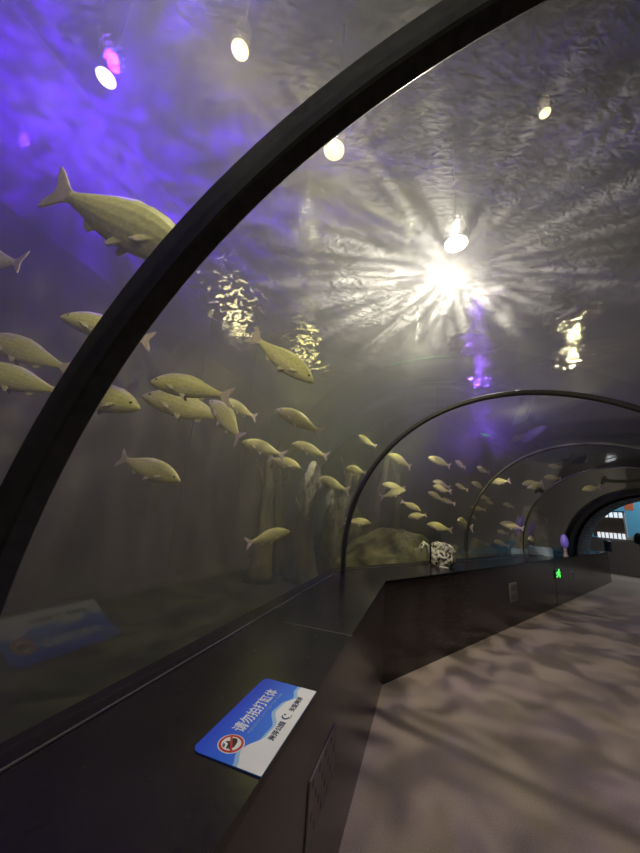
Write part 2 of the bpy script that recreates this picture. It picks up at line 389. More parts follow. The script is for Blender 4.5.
# ------------------------------------------------------------------ water body (haze) and its rippled surface
bm = bmesh.new()
inset = []
cen = sum(W, Vector()) / 5
pts = [p + (cen - p).normalized() * .02 for p in W]
pts[2] = PE + N5 * 6.1 - D5 * .012; pts[3] = PE - N5 * 6.1 - D5 * .012
prism(bm, pts, -.5, ZS - .03)
bmesh.ops.recalc_face_normals(bm, faces=bm.faces[:])
nb = len(bm.faces)
rr = []
cc = COURSE + [(PE - D5 * .05, 55)]
for c, a in cc:
    up = ring(c, a, RAD + .04, 40); rr.append(up + [Vector((up[-1].x, up[-1].y, -.2)), Vector((up[0].x, up[0].y, -.2))])
bub = bmesh.new(); loft(bub, rr); bmesh.ops.recalc_face_normals(bub, faces=bub.faces[:]); bmesh.ops.reverse_faces(bub, faces=bub.faces[:])
me_b = bpy.data.meshes.new('b'); bub.to_mesh(me_b); bub.free(); bm.from_mesh(me_b)
me = bpy.data.meshes.new('water'); bm.to_mesh(me); bm.free()
wo = link('water', me, M['water']); wo['kind'] = 'structure'
def in_poly(x, y, poly):
    c = False
    for (a, b) in zip(poly, poly[1:] + poly[:1]):
        if (a.y > y) != (b.y > y) and x < (b.x - a.x) * (y - a.y) / (b.y - a.y) + a.x: c = not c
    return c
def sstep(a, b, v):
    t = max(0, min(1, (v - a) / (b - a))); return t * t * (3 - 2 * t)
CP = [(at_z(px, py, ZS), r) for px, py, r in PATCHES]
def ripple(x, y):
    w = Vector((noise.noise((x * .9, y * .9, 3)), noise.noise((x * .9, y * .9, 9)), 0)) * .45
    m = 0
    for c, r in CP: m = max(m, 1 - sstep(r * .45, r, math.hypot(x + w.x - c.x, y + w.y - c.y)))
    u, v = x * .83 - y * .56, x * .56 + y * .83
    n = noise.noise((u * 4.2 + w.x * 3, v * 8.5, 0)) + .6 * noise.noise((u * 9, v * 15, 5))
    return ZS + (.003 + .031 * m) * n + .006 * noise.noise((x * .7, y * .7, 1))
cell = .032; vid = {}; verts = []; faces = []
def vtx(i, j):
    k = (i, j)
    if k not in vid: vid[k] = len(verts); x, y = i * cell, j * cell; verts.append((x, y, ripple(x, y)))
    return vid[k]
x0, x1 = min(p.x for p in pts), max(p.x for p in pts); y0, y1 = min(p.y for p in pts), max(p.y for p in pts)
for j in range(int(y0 / cell), int(y1 / cell)):
    for i in range(int(x0 / cell), int(x1 / cell)):
        if in_poly((i + .5) * cell, (j + .5) * cell, pts): faces.append((vtx(i, j), vtx(i + 1, j), vtx(i + 1, j + 1), vtx(i, j + 1)))
me = bpy.data.meshes.new('water_surface'); me.from_pydata(verts, [], faces); me.update()
for p in me.polygons: p.use_smooth = True
so = link('water_surface', me, M['surface'])
so['kind'] = 'structure'

# ------------------------------------------------------------------ fish
def fish_mesh(name, bend):
    bm = bmesh.new(); n = 16; rings = []
    st = [(.500, .004, .006, -.012), (.485, .022, .018, -.012), (.45, .046, .034, -.008), (.40, .074, .048, 0), (.33, .104, .060, .006), (.24, .130, .068, .010), (.13, .142, .068, .010),
          (.02, .138, .062, .006), (-.09, .118, .051, .002), (-.19, .088, .038, 0), (-.27, .060, .026, 0), (-.33, .042, .018, 0), (-.37, .037, .013, 0)]
    st = [(x, h * 1.1, w * 1.08, z0) for x, h, w, z0 in st]
    for x, h, w, z0 in st:
        rings.append([(x, w * math.cos(2 * PI * k / n), z0 + h * math.sin(2 * PI * k / n) * (1 if math.sin(2 * PI * k / n) > 0 else .92)) for k in range(n)])
    loft(bm, rings)
    def fin(poly, y0, th, tilt=0):
        vs = []
        M_ = Matrix.Translation((0, y0, 0)) @ Matrix.Rotation(tilt, 4, 'X')
        a = [bm.verts.new(M_ @ Vector((x, -th, z))) for x, z in poly]; b = [bm.verts.new(M_ @ Vector((x, th, z))) for x, z in poly]
        k = len(poly)
        for i in range(k): bm.faces.new((a[i], a[(i + 1) % k], b[(i + 1) % k], b[i]))
        bm.faces.new(a[::-1]); bm.faces.new(b)
    T = .0065
    fin([(-.35, .03), (-.40, .055), (-.47, .118), (-.515, .145), (-.505, .085), (-.475, .03), (-.468, 0), (-.475, -.03), (-.505, -.085), (-.515, -.145), (-.47, -.118), (-.40, -.055), (-.35, -.03)], 0, T)
    fin([(.12, .12), (.08, .165), (.03, .168), (-.04, .152), (-.11, .130), (-.16, .105), (-.15, .075), (0, .11)], 0, T)
    fin([(-.11, -.08), (-.15, -.135), (-.185, -.130), (-.205, -.09), (-.22, -.045), (-.15, -.06)], 0, T)
    for s in (-1, 1):
        fin([(.10, -.11), (.04, -.168), (.015, -.162), (.02, -.125), (.05, -.09)], s * .022, T, s * .15)
        fin([(.265, -.03), (.21, -.078), (.155, -.09), (.15, -.075), (.19, -.042), (.26, -.012)], s * .060, T, s * .22)
    me = bpy.data.meshes.new('src'); bm.to_mesh(me); bm.free()
    tmp = bpy.data.objects.new('src', me); C.objects.link(tmp)
    r = tmp.modifiers.new('r', 'REMESH'); r.mode = 'VOXEL'; r.voxel_size = .0058
    s = tmp.modifiers.new('s', 'SMOOTH'); s.factor = .5; s.iterations = 3
    dg = bpy.context.evaluated_depsgraph_get(); out = bpy.data.meshes.new_from_object(tmp.evaluated_get(dg)); out.name = name
    bpy.data.objects.remove(tmp); bpy.data.meshes.remove(me)
    out.materials.clear()
    for m in M['fish']: out.materials.append(m)
    def half(x):
        for a, b in zip(st, st[1:]):
            if b[0] <= x <= a[0]:
                u = (a[0] - x) / (a[0] - b[0]); return [a[i] + (b[i] - a[i]) * u for i in range(4)]
        return (x, .001, .001, 0)
    for p in out.polygons:
        c = p.center; hh = half(c.x); e = ((c.y / max(hh[2], .004)) ** 2 + ((c.z - hh[3]) / max(hh[1], .004)) ** 2)
        if (c.x - .405) ** 2 + (c.z - .022) ** 2 < .0135 ** 2: p.material_index = 2
        elif c.x < -.37 or e > 1.35: p.material_index = 1
        p.use_smooth = True
    for v in out.vertices:                                     # swimming bend of the whole body
        t = .25 - v.co.x
        if t > 0: v.co.y += bend * t * t
    return out
FM = [fish_mesh('fish_straight', .02), fish_mesh('fish_bent', .26), fish_mesh('fish_bent_other', -.26)]
FM2 = []
FISH_LOG = []
def fish(hd, tl, L, label, k=0, m=0, group=None, D=None, roll=0):
    """head and tail pixels in the photograph, body length in metres, k: how much farther the tail is than the head"""
    h, t_ = Vector(hd), Vector(tl)
    a, b = ray(*hd), ray(*tl)
    k = max(-.9, min(.9, k * 2.2))
    if D is None: D = L * math.sqrt(1 - k * k) / (b - a).length
    k = L * k / (D * b.length)
    for _ in range(60):
        ph, pt = EYE + a * D, EYE + b * (D * (1 + k)); mid = (ph + pt) / 2
        if min(axis_dist(ph), axis_dist(pt), axis_dist(mid)) > RAD + .17 * (ph - pt).length + .06: break
        D *= 1.03
    while (mid - PE).dot(D5) > -.75:                            # stay on this side of the tank's end wall
        D *= .98; ph = EYE + a * D; pt = EYE + b * (D * (1 + k)); mid = (ph + pt) / 2
    x = (ph - pt); L = x.length; x.normalize()
    z = Vector((0, 0, 1)); z = (z - x * z.dot(x)).normalized(); y = z.cross(x)
    o = bpy.data.objects.new('fish', FM[m]); C.objects.link(o)
    R_ = Matrix((x, y, z)).transposed().to_4x4() @ Matrix.Rotation(roll, 4, 'X')
    o.matrix_world = Matrix.Translation(mid) @ R_ @ Matrix.Scale(L, 4)
    tag(o, label, 'fish', group)
    FISH_LOG.append((label, round(L, 2), round(D, 2), tuple(round(c, 2) for c in mid)))
    return o
S1 = 'fish swimming in the hazy tank'
fish((196, 262), (50, 186), .8, 'large pale fish with purple-lit tail, head hidden behind the thick near arch', .05, 0, S1, roll=.2)
fish((-55, 250), (34, 272), .7, 'fish mostly out of view, only its forked tail showing in the purple water', .0, 1, S1)
fish((60, 316), (152, 342), .62, 'thin pale fish below the large purple-lit one, crossed by the thick near arch', .1, 0, S1)
fish((-18, 337), (66, 366), .62, 'lavender fish at the edge of the photo, upper of the overlapping two', 0, 2, S1)
fish((-34, 366), (66, 394), .66, 'yellowish fish at the edge of the photo, lower of the overlapping two', .1, 0, S1)
fish((141, 408), (58, 388), .6, 'fish facing right with only its head half emerging from behind the thick near arch', .1, 0, S1)
fish((150, 381), (229, 394), .58, 'bright yellow fish facing left, topmost of the tight cluster left of centre', .0, 2, S1)
fish((142, 395), (230, 420), .66, 'dim greyish fish partly hidden beneath the topmost fish of the cluster', .05, 0, S1, D=3.0)
fish((210, 400), (246, 442), .55, 'yellow fish diving steeply with its tail low, in front of the cluster', -.2, 1, S1)
fish((221, 399), (256, 418), .55, 'small fish whose tail sticks out behind the steeply diving one', .25, 0, S1, D=3.4)
fish((276, 409), (323, 432), .52, 'yellow fish with drooping belly fins right of the tight cluster', 0, 2, S1)
fish((242, 441), (285, 456), .55, 'yellow fish facing left just below the diving one, tail touching its neighbour', .05, 0, S1)
fish((301, 468), (268, 457), .50, 'yellow fish facing right tucked behind the tail of a left facing one', .05, 1, S1)
fish((292, 443), (328, 457), .50, 'yellow fish facing left right above the pale leaf strip', 0, 0, S1)
fish((181, 481), (114, 456), .60, 'solitary fish facing right with dim raised tail, low in the empty grey water', 0, 1, S1)
fish((314, 382), (253, 340), .62, 'pale yellow fish heading down to the right under the glittering water surface', .05, 2, S1)
fish((319, 478), (345, 491), .45, 'rounded yellow fish just above the drooping pale plant', .3, 1, S1)
fish((290, 531), (248, 543), .50, 'lone fish facing right low down before the sunken trunks', 0, 2, S1)
fish((346, 468), (366, 473), .40, 'small fish touching the thin corner arch from inside its left', .3, 0, S1)
fish((359, 435), (374, 447), .40, 'tiny pale fish with raised tail above the curve of the corner arch', .2, 1, S1)
fish((388, 454), (413, 467), .48, 'yellow fish hugging the corner arch from the right, near its shoulder', .1, 2, S1)
fish((382, 484), (405, 489), .45, 'upper fish of the overlapping pair right of the corner arch', 0, 0, S1, D=6.3)
fish((406, 490), (381, 497), .45, 'lower brighter fish of the overlapping pair right of the corner arch', 0, 1, S1)
fish((421, 511), (401, 501), .45, 'olive fish sloping down to the right under the overlapping pair', .1, 0, S1)
fish((408, 517), (428, 515), .42, 'short pale fish facing left above the mossy mound', .1, 2, S1)
fish((371, 523), (345, 521), .48, 'fish whose tail is cut by the foot of the corner arch', 0, 0, S1)
fish((427, 524), (450, 530), .45, 'greenish fish directly above the rock on the ledge', .1, 1, S1)
fish((428, 457), (452, 466), .48, 'pale fish left of the purple glow, highest between the two thin arches', 0, 2, S1)
fish((455, 461), (465, 468), .40, 'small blurred fish at the edge of the purple glow, right of the highest one', .3, 0, S1)
fish((477, 467), (487, 473), .40, 'tiny purple fish inside the purple glow left of the farther arch', .3, 1, S1)
fish((433, 481), (450, 488), .48, 'upper one of two stacked white streak fish between the thin arches', .2, 0, S1)
fish((433, 486), (449, 492), .48, 'lower one of two stacked white streak fish between the thin arches', .2, 1, S1, D=7.3)
fish((428, 492), (445, 501), .45, 'arched pale fish leading a nose to tail pair above the green rock', .1, 2, S1)
fish((440, 499), (455, 504), .42, 'following fish of the nose to tail pair, slightly lower and right', .1, 0, S1, D=7.6)
fish((455, 484), (466, 490), .40, 'small purple tinged fish right of the stacked white streak fish', .2, 1, S1)
fish((471, 482), (486, 489), .42, 'pale fish left of the shoulder of the farther arch', .1, 2, S1)
fish((488, 482), (510, 481), .46, 'long pale fish crossing the farther arch with a square tail', 0, 0, S1)
fish((522, 484), (540, 483), .44, 'left one of the overlapping fish pair inside the farther arch', .1, 1, S1)
fish((527, 488), (546, 485), .44, 'right one of the overlapping fish pair inside the farther arch', .1, 2, S1, D=7.4)
fish((544, 477), (561, 479), .44, 'dim fish right of the overlapping pair, high inside the farther arch', .1, 0, S1)
fish((548, 466), (561, 467), .42, 'faintest fish, highest inside the farther arch', .1, 1, S1)
fish((478, 496), (490, 499), .42, 'small fish just inside the farther arch, upper of a close pair', .2, 0, S1)
fish((485, 501), (495, 504), .42, 'small fish just inside the farther arch, lower of a close pair', .2, 2, S1)
fish((503, 504), (514, 507), .42, 'tiny isolated fish in the dark middle of the farther arch', .2, 0, S1)
fish((470, 507), (484, 510), .42, 'tiny fish overlapped by the curve of the farther arch at mid height', .1, 1, S1)
fish((469, 515), (478, 519), .40, 'dim tiny fish low beside the curve of the farther arch', .2, 2, S1)
fish((458, 520), (468, 528), .42, 'stubby pale fish left of the foot of the farther arch', .5, 1, S1)
fish((500, 523), (524, 529), .48, 'brightest fish inside the farther arch, with forked tail trailing right', 0, 0, S1)
fish((494, 541), (507, 546), .42, 'low dim fish near the ledge inside the farther arch', .2, 1, S1)
fish((497, 531), (508, 534), .42, 'dark blurry fish below the brightest one inside the farther arch', .2, 0, S1)
fish((528, 539), (538, 543), .42, 'short dim fish above the pale reflections near the portal', .4, 2, S1)
fish((582, 490), (600, 487), .50, 'pale brown fish high beside the black portal', .1, 0, S1)

# ------------------------------------------------------------------ rocks, trunks, plants in the tank
def rock(loc, sx, sy, sz, label, seed, m=None, name='rock', amp=.28, cat='rock'):
    bm = bmesh.new(); bmesh.ops.create_icosphere(bm, subdivisions=5, radius=1)
    for v in bm.verts:
        p = v.co.normalized(); q = p * 1.3 + Vector((seed * 7.1, seed * 3.3, 0))
        k = 1 + amp * noise.noise(q) + amp * .5 * noise.noise(q * 2.7) + amp * .22 * noise.noise(q * 7)
        v.co = Vector((p.x * sx * k, p.y * sy * k, max(-.35, p.z) * sz * k))
    o = obj(name, bm, m or M['rock'], None, True); o.location = loc
    return tag(o, label, cat, 'mossy boulders in the tank')
def ground(x, y, d):                                            # a place on the tank bed under a pixel's column
    p = at_d(x, y, d); return Vector((p.x, p.y, .06))
rock(ground(398, 540, 6.2), 1.15, .9, 1.05, 'large rounded mossy mound behind the rock on the ledge', 1)
rock(ground(346, 540, 8.9), .7, .6, 1.5, 'mossy boulder behind the foot of the corner arch', 2)
rock(ground(458, 540, 7.6), .7, .6, .75, 'low dark boulder between the two thin arches', 3)
rock(ground(527, 502, 8.9), .5, .6, 1.9, 'tall dim brown rock inside the farther arch', 4)
rock(ground(480, 540, 9.3), .5, .45, .9, 'dark boulder behind the brightest fish of the farther arch', 6)
def trunk(x, d, h, r, label, seed, lean=(0, 0)):
    b = ground(x, 540, d); rnd = random.Random(seed); bm = bmesh.new(); K = 18; rings = []
    for k in range(K + 1):
        u = k / K; z = u * h; cx = lean[0] * u + .10 * math.sin(3 * u + seed); cy = lean[1] * u + .08 * math.cos(4 * u + seed * 2)
        rr = r * (1.25 - .75 * u + .7 * math.exp(-u * 9)) if k < K else r * .2
        ringp = []
        for j in range(20):
            a = 2 * PI * j / 20; q = Vector((math.cos(a) * 1.4, math.sin(a) * 1.4, z * .5 + seed * 5)); w = 1 + .30 * noise.noise(q) + .12 * noise.noise(q * 3)
            ringp.append((cx + rr * w * math.cos(a), cy + rr * w * math.sin(a), z))
        rings.append(ringp)
    loft(bm, rings)
    o = obj('sunken_trunk', bm, M['trunk'], None, True); o.location = b
    tag(o, label, 'tree trunk', 'sunken trunks in the tank')
    bm = bmesh.new()
    for q in range(3):
        z = h * (.45 + .18 * q); a = seed + q * 2.2; p = Vector((lean[0] * z / h, lean[1] * z / h, z)); pts = []
        for k in range(7):
            pts.append(p + Vector((math.cos(a) * .05 * k, math.sin(a) * .05 * k, .12 * k + .02 * math.sin(k * 2 + seed))))
        b2 = bmesh.new(); tube(b2, pts, [r * .30 * (1 - k / 8) for k in range(7)], 8); obj('branch', b2, M['trunk'], o, True)
    bm.free()
    return o
trunk(258, 6.4, 2.6, .16, 'dark sunken trunk at the edge of the grey tank wall', 1, (.1, 0))
trunk(280, 7.3, 2.3, .14, 'thin sunken trunk second from the grey tank wall', 2, (-.1, .1))
trunk(304, 6.7, 2.1, .20, 'thick sunken trunk below the pale leaf strip', 3, (.15, 0))
trunk(341, 7.2, 2.5, .15, 'sunken trunk behind the drooping pale plant', 4, (.1, .1))
trunk(364, 7.9, 3.0, .16, 'leaning sunken trunk seen through the corner arch', 5, (.5, .2))
trunk(392, 8.8, 2.6, .14, 'slim sunken trunk behind the large mossy mound', 6, (.1, .1))
def plant(top, bottom, d, n, spread, label, seed, th=.010, name='drooping_plant'):
    p0 = at_d(*top, d); p1 = at_d(*bottom, d); rnd = random.Random(seed); bm = bmesh.new()
    L = (p1 - p0).length
    for i in range(n):
        a = rnd.uniform(0, 2 * PI); s = rnd.uniform(.2, 1) * spread; ln = rnd.uniform(.6, 1)
        pts = []
        for k in range(8):
            u = k / 7; q = p0 - p0 + (p1 - p0) * u * ln
            w = math.sin(min(1, u * 1.5) * PI * .5) * s
            pts.append(q + Vector((math.cos(a) * w, math.sin(a) * w, .03 * math.sin(u * 9 + i))))
        tube(bm, pts, [th * (1 - .7 * k / 7) for k in range(8)], 6)
    o = obj(name, bm, M['pale_plant'], None, True); o.location = p0
    return tag(o, label, 'water plant', 'pale drooping plants')
plant((333, 488), (326, 514), 5.6, 16, .12, 'pale drooping plant hanging under the rounded fish', 1)
plant((424, 543), (421, 562), 5.0, 14, .14, 'pale tassel plant drooping over the mossy mound', 2)
# pale leaf strip
bm = bmesh.new(); p0 = at_d(314, 461, 5.6); p1 = at_d(306, 484, 5.6); ax = (p1 - p0); ln = ax.length
sid = RT; nrm = ax.cross(sid).normalized(); g = []
for k in range(11):
    u = k / 10; w = .075 * math.sin(PI * min(1, .12 + u * .85)) ** .8 * (1 + .15 * math.sin(u * 14)); c = ax * u
    g.append([c - sid * w, c + nrm * .012, c + sid * w * .9, c - nrm * .012])
loft(bm, g); o = obj('floating_leaf', bm, M['pale_plant']); o.location = p0; tag(o, 'pale upright leaf strip hanging among the yellow fish before the trunks', 'leaf')
# boxes added to stand in for the lobby's reflection in the acrylic
pb = mat('reflection_tint', (.34, .42, .48), .7)
for (x0, x1, y0, y1, lab) in ((515, 529, 549, 561, 'pale blue grey lobby reflection in the glass, modelled as a block, left of two by the portal'), (531, 551, 547, 558, 'pale blue grey lobby reflection in the glass, modelled as a block, right of two by the portal')):
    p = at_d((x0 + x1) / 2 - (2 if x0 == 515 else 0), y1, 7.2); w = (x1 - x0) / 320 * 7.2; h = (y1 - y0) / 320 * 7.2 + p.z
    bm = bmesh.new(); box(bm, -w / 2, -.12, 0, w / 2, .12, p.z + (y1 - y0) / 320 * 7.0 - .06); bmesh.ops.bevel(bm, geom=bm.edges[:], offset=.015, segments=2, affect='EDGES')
    o = obj('reflection_block', bm, pb); o.location = (p.x, p.y, .06); o.rotation_euler = (0, 0, math.radians(-30)); tag(o, lab, 'block', 'pale reflection blocks by the portal')

# ------------------------------------------------------------------ things on the ledge
# sign sticker
BL = mat('sign_blue', (.012, .10, .62), .4); BL2 = mat('sign_pale_blue', (.30, .50, .78), .4); WH = mat('sign_white', (.78, .79, .80), .4)
RD = mat('sign_red', (.50, .02, .015), .4); BK = mat('sign_black', (.012, .01, .01), .5); NV = mat('sign_navy', (.02, .035, .10), .5); LB = mat('sign_light_text', (.25, .42, .80), .5)
def blue_nodes(m):
    L = m.node_tree.links; tc = nd(m, 'ShaderNodeTexCoord'); sx = nd(m, 'ShaderNodeSeparateXYZ'); L.new(tc.outputs['Object'], sx.inputs[0])
    mr = nd(m, 'ShaderNodeMapRange'); mr.inputs['From Min'].default_value = .02; mr.inputs['From Max'].default_value = .2
    cr = nd(m, 'ShaderNodeValToRGB'); cr.color_ramp.elements[0].color = (.025, .20, .85, 1); cr.color_ramp.elements[1].color = (.004, .05, .66, 1)
    L.new(sx.outputs['Y'], mr.inputs['Value']); L.new(mr.outputs[0], cr.inputs['Fac']); L.new(cr.outputs[0], m.node_tree.nodes['Principled BSDF'].inputs['Base Color'])
blue_nodes(BL)
so_ = at_z(261, 778.5, ZL); se_ = at_z(316.4, 692.7, ZL)
sl_ = (se_ - so_).length; sd_ = (se_ - so_).normalized(); SW = .205
sign = thing('warning_sign', 'blue and white Chinese do not tap warning sticker lying on the near ledge', 'sign', so_, math.atan2(sd_.y, sd_.x))
SLN = sl_
def flat(bm, pts, z0, z1): prism(bm, pts, z0, z1)
def rounded(x0, y0, x1, y1, r, corners):
    out = []
    for (cx, cy, a0, on) in ((x1, y0, -90, corners[0]), (x1, y1, 0, corners[1]), (x0, y1, 90, corners[2]), (x0, y0, 180, corners[3])):
        if not on: out.append((cx, cy)); continue
        ix = cx - r if cx == x1 else cx + r; iy = cy - r if cy == y1 else cy + r
        out += [(ix + r * math.cos(math.radians(a0 + 90 * k / 8)), iy + r * math.sin(math.radians(a0 + 90 * k / 8))) for k in range(9)]
    return out
bm = bmesh.new(); flat(bm, rounded(0, 0, SLN, SW, .024, (0, 1, 1, 0)), 0.0005, .003); obj('panel', bm, BL, sign)
def wave(pts, n=40):
    out = []
    for i in range(n + 1):
        x = SLN * i / n; u = i / n
        for (a, ya), (b, yb) in zip(pts, pts[1:]):
            if a <= u <= b:
                t = (u - a) / (b - a); t = t * t * (3 - 2 * t); out.append((x, ya + (yb - ya) * t)); break
    return out
w1 = wave([(0, .080), (.10, .094), (.28, .062), (.42, .058), (.58, .088), (.70, .082), (.82, .058), (.92, .072), (1, .070)])
w2 = wave([(0, .068), (.14, .088), (.32, .054), (.44, .050), (.60, .078), (.72, .072), (.84, .048), (.94, .062), (1, .058)])
for nm, w, m, z in (('pale_wave', w1, BL2, .0033), ('white_wave', w2, WH, .0037)):
    bm = bmesh.new(); flat(bm, [(0, .0), (SLN, .0)] + w[::-1], .0028, z); obj(nm, bm, m, sign)
def disc(bm, cx, cy, r, z0, z1, n=40): flat(bm, [(cx + r * math.cos(2 * PI * k / n), cy + r * math.sin(2 * PI * k / n)) for k in range(n)], z0, z1)
cx, cy, r = .062, .124, .033
bm = bmesh.new(); disc(bm, cx, cy, r * 1.09, .003, .0036); obj('icon_rim', bm, WH, sign)
bm = bmesh.new(); g = []
for k in range(49):
    a = 2 * PI * k / 48; g.append([(cx + q * math.cos(a), cy + q * math.sin(a), z) for q, z in ((r * .80, .0036), (r, .0036), (r, .0043), (r * .80, .0043))])
loft(bm, g, True, False)
icon = obj('prohibition_ring', bm, RD, sign)
bm = bmesh.new()
hand = [(-.55, -.28), (-.2, -.42), (.35, -.36), (.62, -.2), (.66, .02), (.6, .2), (.42, .3), (.16, .26), (.10, .46), (0, .52), (-.06, .4), (-.1, .22), (-.36, .16), (-.6, .1), (-.66, .02), (-.58, -.05), (-.4, -.04), (-.56, -.1), (-.62, -.18)]
flat(bm, [(cx + x * r, cy + y * r) for x, y in hand], .0036, .0041); obj('hand_symbol', bm, BK, sign)
bm = bmesh.new()
for q in range(3):
    x = -.62 + .13 * q; flat(bm, [(cx + (x) * r, cy + (.28 + .05 * q) * r), (cx + (x + .07) * r, cy + (.26 + .05 * q) * r), (cx + (x + .16) * r, cy + (.5 + .05 * q) * r), (cx + (x + .09) * r, cy + (.52 + .05 * q) * r)], .0036, .0041)
obj('motion_marks', bm, BK, sign)
bm = bmesh.new(); a = math.radians(-28 + 60); s = Vector((math.cos(a), math.sin(a))); tt = Vector((-s.y, s.x)) * .09 * r; c_ = Vector((cx, cy))
flat(bm, [c_ - s * r * .9 - tt, c_ + s * r * .9 - tt, c_ + s * r * .9 + tt, c_ - s * r * .9 + tt], .0041, .0046); obj('slash', bm, RD, icon)
def text(name, body, x, y, size, z, m, parent, sx=1, bold=0, width=None):
    cu = bpy.data.curves.new(name, 'FONT'); cu.body = body; cu.size = size; cu.extrude = .0004; cu.offset = bold; cu.resolution_u = 3
    t = bpy.data.objects.new(name, cu); C.objects.link(t)
    dg = bpy.context.evaluated_depsgraph_get(); dg.update(); me = bpy.data.meshes.new_from_object(t.evaluated_get(dg)); bpy.data.objects.remove(t)
    xs = [v.co.x for v in me.vertices]; ys = [v.co.y for v in me.vertices]
    k = 1 if width is None else width / (max(xs) - min(xs)); x0 = min(xs); y0 = min(ys)
    for v in me.vertices: v.co = Vector(((v.co.x - x0) * k, v.co.y - y0, v.co.z))
    me.name = name; me.materials.clear(); o = link(name, me, m, parent); o.location = (x, y, z); return o
text('chinese_lettering', '请勿拍打缸体', .112, .118, .044, .0034, WH, sign, bold=.0005, width=.235)
text('english_lettering', 'PLEASE DO NOT TAP THE TANK', .118, .100, .0125, .0034, LB, sign, width=.222)
text('small_lettering', '海洋公园', .118, .026, .021, .0042, NV, sign, bold=.0004, width=.085)
text('small_lettering', '关爱海洋', .262, .026, .021, .0042, NV, sign, bold=.0004, width=.085)
bm = bmesh.new()
for k in range(2):
    pts = [(.232 + (.016 - .005 * k) * math.cos(a), .040 + (.013 - .004 * k) * math.sin(a)) for a in [math.radians(100 + 18 * j) for j in range(10)]]
    pin = [(.235 + (.013 - .005 * k) * math.cos(a), .040 + (.009 - .003 * k) * math.sin(a)) for a in [math.radians(100 + 18 * j) for j in range(10)]]
    flat(bm, pts + pin[::-1], .0037, .0043) if k == 0 else None
disc(bm, .239, .046, .0035, .0037, .0043, 16); flat(bm, [(.226, .024), (.246, .024), (.246, .026), (.226, .026)], .0037, .0043)
obj('logo', bm, NV, sign)

# pale veined stone on the ledge
st = noisy(mat('veined_stone', (.5, .46, .36), .7), (.03, .028, .02), (.78, .73, .58), 26, 5, .41, .54, .8, (1, 1, 1), .03)
pr = at_z(441, 566, ZL)
bm = bmesh.new(); bmesh.ops.create_icosphere(bm, subdivisions=5, radius=1)
for v in bm.verts:
    p = v.co.normalized(); q = p * 1.6 + Vector((3.1, 1.2, 9)); k = 1 + .16 * noise.noise(q) + .10 * noise.noise(q * 2.3) + .05 * noise.noise(q * 6)
    z = p.z * .20 * k
    v.co = Vector((p.x * .185 * k, p.y * .15 * k, max(z * .9, -.13) + .13))
for v in bm.verts:
    l = v.co.x * .8 - v.co.y * .1
    if v.co.x < -.12: v.co.x = -.12 - (v.co.x + .12) * -.15
stone_o = obj('stone', bm, st, None, True); stone_o.location = pr; stone_o.rotation_euler = (0, 0, math.radians(-20))
tag(stone_o, 'pale veined stone with dark flat side standing on the far ledge', 'stone')
bm = bmesh.new()
pl = [(-.135, .105 * math.cos(a) , .14 + .125 * math.sin(a)) for a in [2 * PI * k / 20 for k in range(20)]]
loft(bm, [[(-.145, y * .9, z) for _, y, z in pl], pl, [(-.10, y * 1.02, z) for _, y, z in pl]]); dk = obj('dark_face', bm, M['blackring'], stone_o)
dk['label'] = 'black flat side'
bm = bmesh.new(); box(bm, .0, -.17, 0, .12, -.12, .012); bmesh.ops.bevel(bm, geom=bm.edges[:], offset=.003, segments=1, affect='EDGES')
o = obj('plaque', bm, mat('plaque_pale', (.6, .6, .5), .5)); o.location = pr; o.rotation_euler = (0, 0, math.radians(-30)); tag(o, 'small pale plaque lying at the foot of the veined stone', 'plaque')

# purple glowing ornament on a beige post
po = at_z(566, 557, ZL)
orn = thing('ornament_lamp', 'purple glowing bulb lamp on a short beige post beside the portal', 'lamp', po)
s_ = po.y / 7.6
pm = mat('purple_glow', (.25, .18, .7), .4, 0, .5, (.30, .22, .8), .12)
bm = bmesh.new(); lathe(bm, [(.05, 0), (.05, .03), (.035, .05), (.04, .10), (.03, .12), (.04, .17), (.03, .19), (.02, .20)]); obj('post', bm, mat('beige_post', (.5, .43, .30), .6), orn, True)
bm = bmesh.new(); lathe(bm, [(.02, .19), (.06, .22), (.078, .29), (.075, .37), (.055, .44), (.025, .48), (.004, .49)]); obj('bulb', bm, pm, orn, True)

# exit marker, sockets and vent on the ledge fronts
Mface2 = Matrix((D2, N2, Vector((0, 0, 1)))).transposed().to_4x4()      # x along, y into the wall, z up
def on_face2(px, py):
    p = at_plane(px, py, B0, N2); return p
ex = thing('exit_sign', 'small glowing green running man exit sign on the far ledge front', 'exit sign', on_face2(558, 573.5)); ex.rotation_euler = (0, 0, math.atan2(D2.y, D2.x)); ex.scale = (1.7, 1, 1)
bm = bmesh.new(); box(bm, -.15, -.012, -.09, .15, 0, .09); bmesh.ops.bevel(bm, geom=bm.edges[:], offset=.004, segments=1, affect='EDGES'); obj('housing', bm, mat('exit_dark', (.004, .02, .006), .3), ex)
GE = mat('exit_green', (.05, .6, .08), .4, 0, .5, (.10, 1, .12), 1.6)
bm = bmesh.new()
def facepoly(bm, pts, y0, y1):
    a = [bm.verts.new((x, y0, z)) for x, z in pts]; b = [bm.verts.new((x, y1, z)) for x, z in pts]; k = len(pts)
    for i in range(k): bm.faces.new((a[i], a[(i + 1) % k], b[(i + 1) % k], b[i]))
    bm.faces.new(a[::-1]); bm.faces.new(b)
def facebar(bm, p, q, w):
    d_ = Vector((q[0] - p[0], q[1] - p[1])).normalized(); s = Vector((-d_.y, d_.x)) * w / 2
    facepoly(bm, [(p[0] - s.x, p[1] - s.y), (q[0] - s.x, q[1] - s.y), (q[0] + s.x, q[1] + s.y), (p[0] + s.x, p[1] + s.y)], -.018, -.011)
facepoly(bm, [(.015 + .022 * math.cos(2 * PI * k / 16), .066 + .022 * math.sin(2 * PI * k / 16)) for k in range(16)], -.018, -.011)
